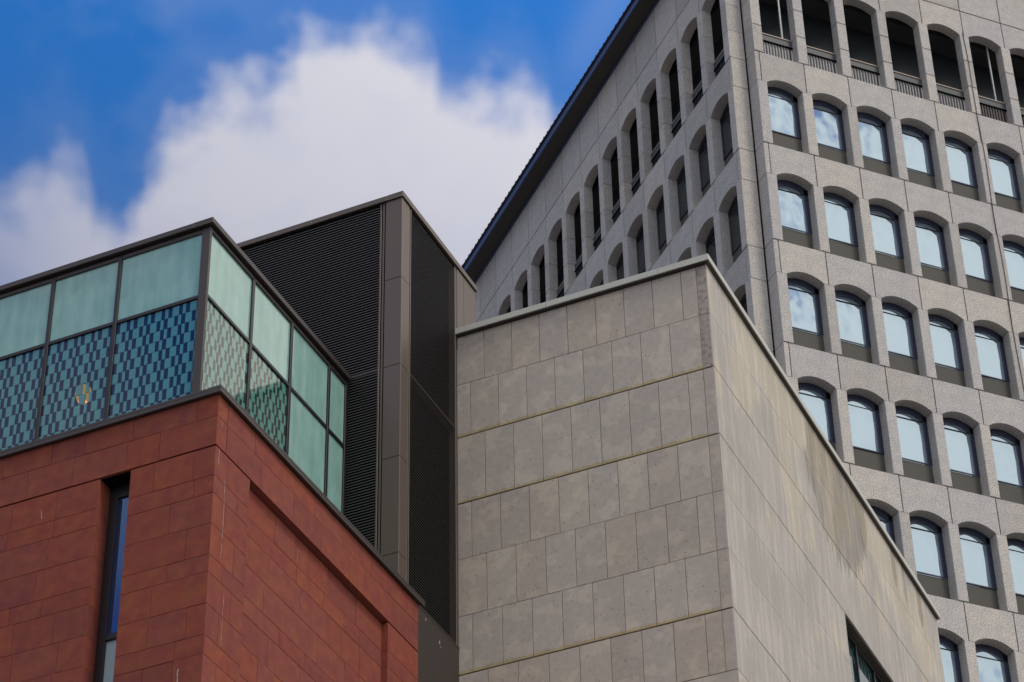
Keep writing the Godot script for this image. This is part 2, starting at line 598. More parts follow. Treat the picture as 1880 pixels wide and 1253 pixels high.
func head_frame_mesh(jamb: float, deep: float) -> ArrayMesh:
	# jambs and arched head of one window; origin at the spring line in the middle of the bay
	var st := begin()
	var a := OPENING / 2.0 + 0.02
	var z0 := deep
	var z1 := -0.315
	var foot := -(STOREY - BAND) + 0.86
	block(st, -a, -a + jamb, foot, 0.03, z0, z1, 0.01)
	block(st, a - jamb, a, foot, 0.03, z0, z1, 0.01)
	block(st, -a + jamb, a - jamb, foot, foot + 0.045, z0, z1, 0.008)
	var seg := 14
	var b := a - jamb
	for k in seg:
		var x0 := -a + 2.0 * a * k / seg
		var x1 := -a + 2.0 * a * (k + 1) / seg
		var o0 := arch_y(clampf(x0, -0.59, 0.59), a, RISE) + 0.03
		var o1 := arch_y(clampf(x1, -0.59, 0.59), a, RISE) + 0.03
		var i0 := -0.185 + (arch_y(x0, b, 0.19) if absf(x0) < b else 0.0)
		var i1 := -0.185 + (arch_y(x1, b, 0.19) if absf(x1) < b else 0.0)
		quad(st, Vector3(x0, i0, z1), Vector3(x1, i1, z1), Vector3(x1, o1, z1), Vector3(x0, o0, z1), Vector3.BACK)
		quad(st, Vector3(x0, i0, z1), Vector3(x1, i1, z1), Vector3(x1, i1, z0), Vector3(x0, i0, z0), Vector3(i1 - i0, x0 - x1, 0).normalized())
	return st.commit()

var tower_meshes := {}

func tower_window(tower: Node3D, t: Transform3D, glass: String) -> void:
	var w := group_of(tower, "window", t)
	var bright := glass == "bright_side_glass"
	part(w, "frame", tower_meshes.frame if bright else tower_meshes.slim_frame, "blue_frame" if bright else "frame_metal")
	part(w, "head_bar", tower_meshes.bar, "frame_metal")
	var tilt := Basis.from_euler(Vector3(rng.randfn(0, 0.006), rng.randfn(0, 0.006), 0))
	part(w, "pane", tower_meshes.pane, glass, Transform3D(tilt, Vector3(0, -0.8, -0.338)))
	part(w, "apron_panel", tower_meshes.apron, "olive_panel")

func tower_railing(tower: Node3D, t: Transform3D, backing: String, post: bool) -> void:
	var r := group_of(tower, "balustrade", t)
	part(r, "handrail", tower_meshes.handrail, "beige_rail")
	part(r, "glass_band", tower_meshes.band, "band_glass")
	part(r, "rail", tower_meshes.rail, "void")
	for k in 11:
		part(r, "baluster", tower_meshes.baluster, "frame_metal", Transform3D(Basis.IDENTITY, Vector3(-0.50 + k * 0.1, 0, 0)))
	part(r, "back_panel", tower_meshes.upstand, backing)
	if post:
		part(r, "post", tower_meshes.post, "grey_post")

func make_office_tower() -> void:
	var tower := thing("office_tower", "tall grey granite office tower with rows of arched windows and a blue eaves edge", "office building", TURN_B, 50.0, 29.34)
	var spandrels := []
	var tops := []
	var piers := []
	var thirds := []
	var panels := []
	for k in 4:
		spandrels.append(spandrel_mesh(BAND, jitter()))
		tops.append(spandrel_mesh(60.80 - SPRING_TOP - 0.025, jitter(), -0.31))
		piers.append(box_mesh(-0.1625, 0.1625, 0.026, STOREY - BAND - 0.018, -0.50, 0.018, 0.012, jitter()))
		thirds.append(box_mesh(-0.1625, 0.1625, 0.010, 1.100, -0.31, 0.018, 0.012, jitter()))
		panels.append(box_mesh(-BAY / 2 + 0.016, BAY / 2 - 0.016, 0.02, 1.92, -0.40, 0.0, 0.006, jitter()))
	var half := OPENING / 2.0
	var foot := -(STOREY - BAND)
	tower_meshes = {
		"frame": head_frame_mesh(0.165, -0.47),  # jambs widened: the reveal's dark reflection put into the frame
		"slim_frame": head_frame_mesh(0.06, -0.40),
		"bar": box_mesh(-half, half, -0.205, -0.178, -0.37, -0.318, 0.004),
		"pane": box_mesh(-half - 0.01, half + 0.01, foot + 0.84 + 0.8, 0.03 + 0.8, -0.006, 0.0),
		"apron": box_mesh(-half - 0.015, half + 0.015, foot - 0.05, foot + 0.858, -0.48, -0.345, 0.006),
		"handrail": box_mesh(-half, half, 1.08, 1.13, -0.30, -0.24, 0.012),
		"band": box_mesh(-half, half, 0.83, 1.06, -0.285, -0.265),
		"rail": box_mesh(-half, half, 0.79, 0.83, -0.30, -0.24),
		"baluster": box_mesh(-0.018, 0.018, 0.02, 0.80, -0.30, -0.26),
		"upstand": box_mesh(-half, half, 0.0, 0.79, -0.335, -0.305),
		"post": box_mesh(0.28, 0.33, 0.0, 3.5, -0.36, -0.31),
	}
	var sealant := box_mesh(-0.018, 0.018, -BAND, 0.0, -0.06, -0.022)
	var top_sealant := box_mesh(-0.018, 0.018, 0.0, 3.0, -0.06, -0.022)
	var variant := func() -> int: return rng.randi() % 4
	for side in 2:
		var face := right_face() if side == 0 else left_face()
		var s := 1.0 if side == 0 else -1.0
		var bays := 10 if side == 0 else 15
		var floors := 7 if side == 0 else 4
		var first := 0.86 if side == 0 else 0.85
		for i in bays:
			var cx := s * (first + half + BAY * i)
			var px := s * (first + OPENING + 0.1625 + BAY * i)
			for n in range(0, floors + 1):
				var top := SILL_TOP - STOREY * n
				var v: int = variant.call()
				part(tower, "spandrel", spandrels[v], "granite_%d" % variant.call(), shifted(face, cx, top - BAND))
				part(tower, "sealant", sealant, "joint", shifted(face, px, top))
				if n == 0:
					continue
				v = variant.call()
				part(tower, "pier", piers[v], "granite_%d" % variant.call(), shifted(face, px, top))
				tower_window(tower, shifted(face, cx, top + STOREY - BAND), "bright_side_glass" if side == 0 else "dark_side_glass")
			# open loggia storey
			for k in 3:
				part(tower, "pier_block", thirds[variant.call()], "granite_%d" % variant.call(), shifted(face, px, SILL_TOP + 0.012 + k * 1.108))
			part(tower, "upper_spandrel", tops[variant.call()], "granite_%d" % variant.call(), shifted(face, cx, SPRING_TOP))
			part(tower, "frieze_panel", panels[variant.call()], "granite_%d" % variant.call(), shifted(face, cx, 60.80))
			part(tower, "sealant", top_sealant, "joint", shifted(face, px, SPRING_TOP))
			var backing := "pale_panel"
			if side == 0 and i >= 5:
				backing = "brown_panel"
			elif side == 1:
				backing = "void"
			tower_railing(tower, shifted(face, cx, SILL_TOP), backing, side == 0 and i % 5 == 0)
	# corner stacks either side of the re-entrant corner
	for side in 2:
		var face := right_face() if side == 0 else left_face()
		var x0 := 0.535 if side == 0 else -0.85
		var x1 := 0.86 if side == 0 else -0.51
		var deep := -0.49
		var edge0 := 0.535 if side == 0 else -0.688
		var edge1 := 0.688 if side == 0 else -0.51
		for n in range(0, 8):
			var top := SILL_TOP - STOREY * n
			part(tower, "corner_block", box_mesh(edge0, edge1, top - BAND + 0.008, top - 0.004, deep, 0.0, 0.008, jitter()), "granite_%d" % variant.call(), face)
			if n == 0:
				continue
			part(tower, "corner_pier", box_mesh(x0, x1, top + 0.018, top + STOREY - BAND - 0.014, deep, 0.018, 0.01, jitter()), "granite_%d" % variant.call(), face)
		for k in 3:
			part(tower, "corner_pier", box_mesh(x0, x1, SILL_TOP + 0.018 + k * 1.108, SILL_TOP + 1.112 + k * 1.108, deep, 0.018, 0.01, jitter()), "granite_%d" % variant.call(), face)
		part(tower, "corner_block", box_mesh(edge0, edge1, SPRING_TOP + 0.012, 60.78, deep, 0.0, 0.008, jitter()), "granite_%d" % variant.call(), face)
		part(tower, "corner_block", box_mesh(edge0, edge1, 60.80, 62.71, deep, 0.0, 0.008, jitter()), "granite_%d" % variant.call(), face)
	# body behind the cladding, the loggia set back
	part(tower, "core", box_mesh(0.56, 16.6, 0.0, SILL_TOP - 0.06, -24.0, -0.56), "core")
	part(tower, "loggia_core", box_mesh(1.3, 16.5, SILL_TOP - 0.05, 59.98, -23.9, -1.3), "core")
	part(tower, "upper_core", box_mesh(0.56, 16.6, 59.99, 62.70, -24.0, -0.56), "core")
	part(tower, "lower_wall", box_mesh(0.54, 16.5, 0.0, SILL_TOP - STOREY * 7 - BAND - 0.02, -0.54, -0.01), "granite_1")
	for side in 2:
		var face := right_face() if side == 0 else left_face()
		var count := 10 if side == 0 else 15
		for i in count:
			var x := (1.32 + i * 1.5) if side == 0 else -(1.32 + i * 1.5 + 1.46)
			part(tower, "loggia_pane", box_mesh(x, x + 1.46, SILL_TOP, 59.97, -1.28, -1.26), "loggia_glass", face)
	# eaves: soffit, fascia, seams of the roof sheet
	part(tower, "soffit", box_mesh(-0.54, 17.0, 62.715, 62.76, -24.5, 0.20), "soffit_board")
	part(tower, "eaves_trim", box_mesh(-24.0, 0.05, 62.60, 62.70, 0.003, 0.045, 0.01), "blue_paint", left_face())
	part(tower, "eaves_trim", box_mesh(0.0, 16.9, 62.60, 62.70, 0.003, 0.045, 0.01), "blue_paint")
	part(tower, "fascia", box_mesh(-24.4, 0.26, 62.70, 63.00, 0.545, 0.60, 0.015), "blue_paint", left_face())
	part(tower, "fascia", box_mesh(-0.54, 17.0, 62.72, 63.00, 0.205, 0.26, 0.015), "blue_paint")
	part(tower, "roof_sheet", box_mesh(-0.66, 17.0, 63.005, 63.04, -24.4, 0.32), "roof_sheet")
	var seams := begin()
	for k in 78:
		block(seams, -24.2 + k * 0.317, -24.2 + k * 0.317 + 0.06, 63.02, 63.072, 0.2, 0.672, 0.005)
	var sm := part(tower, "roof_seams", seams.commit(), "roof_sheet", left_face())
	sm.set_meta("kind", "stuff")
	# lightning cable down the sixth pier of the long side
	var cable := begin()
	var cx0 := 0.86 + OPENING + 0.1625 + BAY * 4
	var last := Vector3(cx0 - 0.06, SPRING_TOP + 0.1, 0.035)
	for k in range(1, 50):
		var nxt := Vector3(cx0 + 0.02 * sin(k * 0.9) + (0.0 if k > 5 else -0.05 + k * 0.01), SPRING_TOP + 0.1 - k * 0.62, 0.035)
		for q in 4:
			var n0 := Vector3(cos(q * PI / 2), 0, sin(q * PI / 2))
			var n1 := Vector3(cos((q + 1) * PI / 2), 0, sin((q + 1) * PI / 2))
			quad(cable, last + n0 * 0.013, last + n1 * 0.013, nxt + n1 * 0.013, nxt + n0 * 0.013, (n0 + n1).normalized())
		last = nxt
	part(tower, "lightning_cable", cable.commit(), "cable")

# ---------------------------------------------------------------- limestone block
func make_limestone_building() -> void:
	var b := thing("limestone_building", "beige limestone slab building with a pale coping and one recessed corner window", "building", TURN_A, 12.14, 36.0)
	var rows := [30.495, 29.367, 28.163, 26.694, 25.498, 24.31, 23.131, 21.95]
	var pitch := 0.5735
	var lf := left_face()
	# left side: running bond
	for r in rows.size() - 1:
		var y1: float = rows[r] + EYE
		var y0: float = rows[r + 1] + EYE
		var dark0 := r in [1, 2, 5]
		var dark1 := r in [2, 3, 6]
		y0 += 0.014 if dark0 else 0.004
		y1 -= 0.014 if dark1 else 0.004
		var joints := [-0.214]
		var x := -(16.669 - 12.14) if r % 2 == 0 else -(16.956 - 12.14)
		while x < -0.25:
			if x < -0.45:
				joints.append(x)
			x += pitch
		joints.append(-5.30)
		joints.sort()
		for k in joints.size() - 1:
			part(b, "slab", box_mesh(joints[k] + 0.005, joints[k + 1] - 0.005, y0, y1, -0.04, rng.randf_range(-0.002, 0.002), 0.003, Vector2(rng.randf() * 9.0, y0) if dark0 else jitter()), "crusted_limestone_%d" % (rng.randi() % 3) if dark0 else "limestone_%d" % (rng.randi() % 5), lf)
		part(b, "corner_slab", box_mesh(-0.206, -0.022, y0, y1, -0.04, 0.0, 0.003, jitter()), "dirty_limestone" if r < 2 else "limestone_%d" % [1, 3][r % 2], lf)
		part(b, "sealant", box_mesh(-0.2165, -0.2085, y0, y1, -0.03, -0.001), "buff_sealant", lf)
		if dark0:
			part(b, "sealant", box_mesh(-5.30, -0.20, y0 - 0.0055, y0, -0.03, -0.004), "buff_sealant", lf)
	# right side, cut round the window
	var win := Rect2(6.69, 23.131 + EYE, 3.46, 26.694 - 23.131)
	for r in rows.size() - 1:
		var y1: float = rows[r] + EYE
		var y0: float = rows[r + 1] + EYE
		var dark0 := r in [1, 2, 5]
		var dark1 := r in [2, 3, 6]
		y0 += 0.010 if dark0 else 0.0025
		y1 -= 0.010 if dark1 else 0.0025
		var joints := [0.0]
		var x := 0.54 if r % 2 == 0 else 0.54 - pitch / 2.0
		while x < 13.8:
			joints.append(x)
			x += pitch * 1.02
		joints.append(14.0)
		var hit := y1 > win.position.y + 0.1 and y0 < win.end.y - 0.1
		for k in joints.size() - 1:
			var a: float = joints[k]
			var e: float = joints[k + 1]
			if hit:
				if a >= win.position.x and e <= win.end.x:
					continue
				if a < win.position.x and e > win.position.x:
					e = win.position.x
				if a < win.end.x and e > win.end.x:
					a = win.end.x
			if e - a < 0.05:
				continue
			part(b, "slab", box_mesh(a + 0.002, e - 0.002, y0, y1, -0.04, rng.randf_range(-0.0015, 0.0015), 0.002, Vector2(0, 30.75 + EYE)), "washed_limestone_%d" % (rng.randi() % 3))
	# window in the right side
	var w := group_of(b, "window")
	var wx := win.position.x
	var wy := win.position.y
	part(w, "reveal_head", box_mesh(wx, win.end.x, win.end.y - 0.004, win.end.y + 0.05, -0.32, -0.045), "bronze_metal")
	part(w, "frame", box_mesh(wx - 0.05, wx + 0.05, wy, win.end.y - 0.006, -0.28, -0.17, 0.006), "frame_metal")
	part(w, "frame", box_mesh(win.end.x - 0.05, win.end.x + 0.05, wy, win.end.y - 0.006, -0.28, -0.17, 0.006), "frame_metal")
	part(w, "frame", box_mesh(wx + 0.052, win.end.x - 0.052, win.end.y - 0.09, win.end.y - 0.006, -0.28, -0.17, 0.006), "frame_metal")
	for k in 3:
		var px := wx + 0.055 + k * 1.12
		part(w, "pane", box_mesh(px, px + 1.07, wy, win.end.y - 0.092, -0.24, -0.225, 0.0, jitter()), "dash_pane")
		if k < 2:
			part(w, "mullion", box_mesh(px + 1.072, px + 1.118, wy, win.end.y - 0.092, -0.26, -0.17, 0.006), "frame_metal")
	# body
	part(b, "core", box_mesh(0.03, 6.6, 0.0, 30.39 + EYE, -5.30, -0.36), "dark_joint")
	part(b, "core", box_mesh(10.2, 13.98, 0.0, 30.39 + EYE, -5.30, -0.36), "dark_joint")
	part(b, "core", box_mesh(6.6, 10.2, 0.0, 30.39 + EYE, -5.30, -0.40), "dark_joint")
	part(b, "backing_wall", box_mesh(0.031, 6.66, 0.0, 30.48 + EYE, -0.358, -0.030), "dark_joint")
	part(b, "backing_wall", box_mesh(10.18, 13.97, 0.0, 30.48 + EYE, -0.358, -0.030), "dark_joint")
	part(b, "backing_wall", box_mesh(6.67, 10.17, win.end.y + 0.055, 30.48 + EYE, -0.358, -0.030), "dark_joint")
	part(b, "lower_wall", box_mesh(0.0, 14.0, 0.0, 21.94 + EYE, -5.20, -0.002), "limestone_0")
	# coping in lengths
	var coping := [[-5.16, -3.2], [-3.2, -0.92], [-0.92, -0.452]]
	for c in coping:
		part(b, "coping", box_mesh(c[0] + 0.003, c[1] - (0.003 if c[1] < 0 else 0.0), 30.515 + EYE, 30.650 + EYE, -0.45, 0.10, 0.008), "coping_stone", lf)
	var at := -0.10
	var long := 0.55
	while at < 14.0:
		part(b, "coping", box_mesh(at + (0.003 if at > 0.0 else 0.0), minf(at + long, 14.05) - 0.003, 30.515 + EYE, 30.650 + EYE, -0.45, 0.085, 0.008), "coping_stone")
		at += long
		long = 2.3
	part(b, "underside_shade", box_mesh(-0.082, 13.97, 30.500 + EYE, 30.513 + EYE, -0.4, 0.070), "dark_metal")  # dark strip, shade beneath the coping put into its colour
	part(b, "underside_shade", box_mesh(-5.15, -0.402, 30.500 + EYE, 30.513 + EYE, -0.4, 0.082), "dark_metal", lf)
	part(b, "roof_deck", box_mesh(0.40, 13.6, 30.40 + EYE, 30.56 + EYE, -5.2, -0.40), "core")

# ---------------------------------------------------------------- louvred plant tower
func make_plant_tower() -> void:
	var b := thing("plant_tower", "dark bronze metal rooftop tower clad in black horizontal louvres", "plant tower", TURN_A, 17.208, 33.624)
	var lf := left_face()
	var top := 32.18 + EYE
	var mid := 28.31 + EYE
	# left side
	var cuts := [top, 30.29 + EYE, 28.30 + EYE, 26.30 + EYE, 24.30 + EYE, 22.30 + EYE, 20.0 + EYE]
	for k in cuts.size() - 1:
		part(b, "corner_panel", box_mesh(-0.345, 0.0, cuts[k + 1] + 0.004, cuts[k] - 0.004, -0.02, 0.0, 0.004), "bronze_metal", lf)
		part(b, "corner_panel", box_mesh(0.0205, 0.305, cuts[k + 1] + 0.004, cuts[k] - 0.004, -0.02, -0.0005, 0.004), "bronze_metal")
	part(b, "trim", box_mesh(-0.410, -0.372, 20.0 + EYE, top, -0.2, -0.012, 0.004), "bronze_metal", lf)
	part(b, "trim", box_mesh(-0.468, -0.432, 20.0 + EYE, top, -0.2, -0.006, 0.004), "bronze_metal", lf)
	part(b, "trim", box_mesh(0.328, 0.352, 20.0 + EYE, top, -0.2, -0.012, 0.004), "bronze_metal")
	part(b, "trim", box_mesh(0.368, 0.396, 20.0 + EYE, top, -0.2, -0.004, 0.004), "bronze_metal")
	part(b, "trim", box_mesh(2.268, 2.30, 20.0 + EYE, top, -0.2, -0.006, 0.004), "bronze_metal")
	part(b, "trim", box_mesh(2.318, 2.362, 20.0 + EYE, top, -0.2, -0.010, 0.004), "dark_metal")
	part(b, "rail", box_mesh(-3.9, -0.470, mid - 0.03, mid + 0.02, -0.15, -0.006, 0.004), "dark_metal", lf)
	part(b, "rail", box_mesh(0.398, 2.266, mid - 0.012, mid + 0.012, -0.15, -0.004, 0.004), "bronze_metal")
	# louvre blades: a lip in front, falling outwards
	var blades := {}
	for side in 2:
		var st := begin()
		var x0 := -3.9 if side == 0 else 0.398
		var x1 := -0.472 if side == 0 else 2.266
		var tall := 0.0155 if side == 0 else 0.0075
		block(st, x0, x1, 0.0, tall, -0.022, -0.012)
		blades[side] = st.commit()
		var pitch := 0.0592
		var low := (24.2 if side == 0 else 23.70) + EYE
		var y := top - 0.09
		while y > low:
			if absf(y + 0.02 - mid) > 0.04:
				part(b, "louvre_blade", blades[side], "louvre_metal", shifted(lf if side == 0 else right_face(), 0, y))
			y -= pitch
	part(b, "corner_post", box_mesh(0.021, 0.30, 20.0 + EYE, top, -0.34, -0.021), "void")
	part(b, "louvre_void", box_mesh(0.14, 3.15, 18.0 + EYE, top - 0.02, -4.0, -0.14), "void")  # black box, darkness between the blades put into its colour
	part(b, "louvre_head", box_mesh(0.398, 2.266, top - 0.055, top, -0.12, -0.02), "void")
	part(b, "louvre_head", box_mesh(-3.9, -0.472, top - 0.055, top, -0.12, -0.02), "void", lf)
	# foot panel below the louvres on the right side
	part(b, "foot_rail", box_mesh(0.30, 2.362, 23.655 + EYE, 23.685 + EYE, -0.15, 0.006, 0.004), "bronze_metal")
	part(b, "foot_panel", box_mesh(0.42, 2.355, 15.0 + EYE, 23.65 + EYE, -0.15, -0.003, 0.003), "dark_metal")
	for q in [[1.58, 23.37, 0.035], [1.05, 23.54, 0.03], [1.62, 23.30, 0.02]]:
		var st := begin()
		for k in 10:
			var a0 := TAU * k / 10
			var a1 := TAU * (k + 1) / 10
			var c := Vector3(q[0], q[1] + EYE, -0.0022)
			var n0: Vector3 = c + Vector3(cos(a0) * 0.6, sin(a0) * 1.3, 0) * q[2] * (0.8 + 0.3 * sin(k * 2.4))
			var n1: Vector3 = c + Vector3(cos(a1) * 0.6, sin(a1) * 1.3, 0) * q[2] * (0.8 + 0.3 * sin((k + 1) % 10 * 2.4))
			tri(st, [c, n0, n1], Vector3.BACK, [Vector2.ZERO, Vector2.ZERO, Vector2.ZERO])
		part(b, "lime_splash", st.commit(), "lime_run")
	# panels that run on over the neighbour's roof
	part(b, "side_panel", box_mesh(2.366, 2.655, 30.2 + EYE, top, -0.15, -0.002, 0.004), "bronze_metal")
	part(b, "side_panel", box_mesh(2.672, 3.185, 30.2 + EYE, top, -0.15, -0.002, 0.004), "bronze_metal")
	# coping lengths
	for c in [[-4.0, -1.9], [-1.9, -0.302]]:
		part(b, "coping", box_mesh(c[0] + 0.003, c[1] - (0.003 if c[1] < 0 else 0.0), top + 0.012, 32.315 + EYE, -0.3, 0.03, 0.006), "bronze_metal", lf)
	for c in [[-0.0295, 0.42], [0.42, 2.24], [2.24, 3.22]]:
		part(b, "coping", box_mesh(c[0] + 0.003, c[1] - 0.003, top + 0.012, 32.3153 + EYE, -0.3, 0.03, 0.006), "bronze_metal")
	part(b, "body", box_mesh(0.16, 3.1, 0.0, 17.9 + EYE, -3.9, -0.16), "core")

# ---------------------------------------------------------------- red sandstone building
const COURSES := [23.44, 23.047, 22.513, 21.983, 21.670, 21.139, 20.609, 20.307, 19.784, 19.270, 18.958, 18.435, 17.912, 17.60, 17.08]

func sandstone_row(b: Node3D, face: Transform3D, x0: float, x1: float, y0: float, y1: float, z: float, big: bool) -> void:
	var x := x0
	while x < x1 - 0.01:
		var step := rng.randf_range(0.42, 1.05) if big else rng.randf_range(0.5, 1.15)
		var e := x + step
		if x1 - e < 0.28:
			e = x1
		var pick: int = [0, 0, 1, 2, 3, 4, 4, 5][rng.randi() % 8]
		part(b, "block", box_mesh(x + 0.0025, e - 0.0025, y0 + 0.0025, y1 - 0.0025, z - 0.05, z + rng.randf_range(-0.0025, 0.0025), 0.003, jitter()), "sandstone_%d" % pick, face)
		x = e

func make_red_building() -> void:
	var b := thing("sandstone_building", "red sandstone ashlar building with a dark metal ledge and a tall slot window", "building", TURN_A, 17.04, 27.346)
	var lf := left_face()
	var slot0 := -2.0
	var slot1 := -1.465
	for r in COURSES.size() - 1:
		var y1: float = COURSES[r] + EYE
		var y0: float = COURSES[r + 1] + EYE
		if r == 1:
			y0 += 0.012
		if r == 2:
			y1 -= 0.012
		var tall := y1 - y0 > 0.4
		# left side, split by the slot below the frieze
		if r < 2:
			sandstone_row(b, lf, -5.4, 0.0, y0, y1, 0.0, tall)
		else:
			sandstone_row(b, lf, -5.4, slot0, y0, y1, 0.0, tall)
			sandstone_row(b, lf, slot1, 0.0, y0, y1, 0.0, tall)
			part(b, "reveal_block", box_mesh(slot0 - 0.06, slot0 - 0.0005, y0 + 0.002, y1 - 0.002, -0.34, -0.051, 0.0, jitter()), "sandstone_%d" % (rng.randi() % 6), lf)
			part(b, "reveal_block", box_mesh(slot1 + 0.0005, slot1 + 0.06, y0 + 0.002, y1 - 0.002, -0.34, -0.051, 0.0, jitter()), "sandstone_%d" % (rng.randi() % 6), lf)
		# right side: frieze, corner strip, recessed field, end strip
		if r < 2:
			part(b, "block", box_mesh(0.0025, 0.284, y0 + 0.0025, y1 - 0.0025, -0.05, -0.0006, 0.003, jitter()), "sandstone_%d" % [2, 5][r], right_face())
			sandstone_row(b, right_face(), 0.294, 6.70, y0, y1, 0.0, tall)
		else:
			var split := 0.36 + 0.3 * float(r % 2)
			part(b, "block", box_mesh(0.0025, split, y0 + 0.0025, y1 - 0.0025, -0.05, -0.0006, 0.003, jitter()), "sandstone_%d" % (rng.randi() % 6), right_face())
			part(b, "block", box_mesh(split + 0.005, 1.020, y0 + 0.0025, y1 - 0.0025, -0.20, 0.0, 0.003, jitter()), "sandstone_%d" % (rng.randi() % 6), right_face())
			sandstone_row(b, right_face(), 1.02, 5.60, y0, y1, -0.115, tall)
			part(b, "block", box_mesh(5.60, 6.70, y0 + 0.0025, y1 - 0.0025, -0.20, 0.0, 0.003, jitter()), "sandstone_%d" % (rng.randi() % 6), right_face())
	# frieze underside over the recessed field
	part(b, "soffit", box_mesh(1.0, 5.62, 22.527 + EYE, 22.56 + EYE, -0.25, -0.052), "mortar")
	# slot window
	var w := group_of(b, "window", lf)
	part(w, "head", box_mesh(slot0, slot1, 22.505 + EYE, 22.55 + EYE, -0.36, -0.052), "void")
	part(w, "frame", box_mesh(slot0, slot0 + 0.15, 16.5 + EYE, 22.50 + EYE, -0.36, -0.29, 0.006), "frame_metal")
	part(w, "frame", box_mesh(slot1 - 0.05, slot1, 16.5 + EYE, 22.50 + EYE, -0.36, -0.29, 0.006), "frame_metal")
	part(w, "frame", box_mesh(slot0 + 0.15, slot1 - 0.05, 22.29 + EYE, 22.50 + EYE, -0.36, -0.29, 0.006), "frame_metal")
	part(w, "transom", box_mesh(slot0 + 0.15, slot1 - 0.05, 19.80 + EYE, 19.90 + EYE, -0.36, -0.28, 0.006), "frame_metal")
	part(w, "pane", box_mesh(slot0 + 0.14, slot1 - 0.04, 19.89 + EYE, 22.30 + EYE, -0.35, -0.325), "sky_tinted_glass")
	part(w, "frosted_pane", box_mesh(slot0 + 0.14, slot1 - 0.04, 16.5 + EYE, 19.81 + EYE, -0.35, -0.325), "frosted_glass")
	# body: courses stand on it, joints show it
	part(b, "core", box_mesh(0.37, 6.2, 0.0, 23.42 + EYE, -6.6, -0.26), "mortar")
	part(b, "backing_wall", box_mesh(-6.6, slot0 - 0.06, 0.0, 23.42 + EYE, -0.36, -0.040), "mortar", lf)
	part(b, "backing_wall", box_mesh(slot1 + 0.06, -0.27, 0.0, 23.42 + EYE, -0.36, -0.040), "mortar", lf)
	part(b, "backing_wall", box_mesh(slot0 - 0.06, slot1 + 0.06, 22.53 + EYE, 23.42 + EYE, -0.36, -0.040), "mortar", lf)
	part(b, "backing_wall", box_mesh(0.041, 1.0, 0.0, 23.42 + EYE, -0.255, -0.040), "mortar")
	part(b, "backing_wall", box_mesh(1.0, 5.62, 0.0, 22.50 + EYE, -0.255, -0.155), "mortar")
	part(b, "backing_wall", box_mesh(1.0, 6.19, 22.565 + EYE, 23.42 + EYE, -0.255, -0.041), "mortar")
	part(b, "backing_wall", box_mesh(5.62, 6.66, 0.0, 22.50 + EYE, -0.16, -0.041), "mortar")
	# metal ledge over a gap, its shade put into the black bed
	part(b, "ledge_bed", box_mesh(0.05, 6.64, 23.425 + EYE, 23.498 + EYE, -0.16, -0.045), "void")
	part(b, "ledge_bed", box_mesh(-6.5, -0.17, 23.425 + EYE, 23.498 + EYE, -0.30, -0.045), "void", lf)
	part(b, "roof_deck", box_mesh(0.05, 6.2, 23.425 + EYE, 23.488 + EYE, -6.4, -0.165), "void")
	for c in [[-6.5, -3.3], [-3.3, -0.162]]:
		part(b, "ledge", box_mesh(c[0] + 0.002, c[1] - (0.002 if c[1] < 0 else 0.0), 23.500 + EYE, 23.552 + EYE, -0.40, 0.07, 0.006), "dark_metal", lf)
		part(b, "drip_edge", box_mesh(c[0] + 0.002, (-0.002 + c[1]) if c[1] < -1.0 else 0.014, 23.436 + EYE, 23.4985 + EYE, 0.014, 0.069), "dark_metal", lf)
	for c in [[-0.07, 3.4], [3.4, 6.82]]:
		part(b, "ledge", box_mesh(c[0] + 0.002, c[1] - 0.002, 23.500 + EYE, 23.552 + EYE, -0.16, 0.07, 0.006), "dark_metal")
		part(b, "drip_edge", box_mesh(c[0] + 0.003, c[1] - 0.002, 23.436 + EYE, 23.4985 + EYE, 0.015, 0.069), "dark_metal")
	# lime runs down the corner, thin crusts that stand on the stone
	var runs := [[right_face(), 0.100, 22.50, 22.22, 0.012], [right_face(), 0.30, 22.05, 21.05, 0.010], [right_face(), 0.31, 20.95, 20.70, 0.008], [right_face(), 0.45, 20.2, 19.3, 0.009], [right_face(), 0.13, 23.02, 22.90, 0.010], [lf, -0.39, 18.80, 18.55, 0.02], [lf, -3.01, 22.24, 22.08, 0.018], [right_face(), 2.75, 22.3, 22.05, 0.008]]
	for q in runs:
		var st := begin()
		var steps := 9
		var lean := 0.0
		for k in steps:
			var ya: float = lerpf(q[2], q[3], float(k) / steps) + EYE
			var yb: float = lerpf(q[2], q[3], float(k + 1) / steps) + EYE
			var wd: float = q[4] * rng.randf_range(0.4, 1.0)
			var nl := lean + rng.randf_range(-0.006, 0.006)
			var z := 0.0036 if q[1] < 1.0 else -0.111
			quad(st, Vector3(q[1] + lean - wd / 2, ya, z), Vector3(q[1] + lean + wd / 2, ya, z), Vector3(q[1] + nl + wd / 2, yb, z), Vector3(q[1] + nl - wd / 2, yb, z), Vector3.BACK)
			lean = nl
		part(b, "lime_run", st.commit(), "lime_run", q[0])

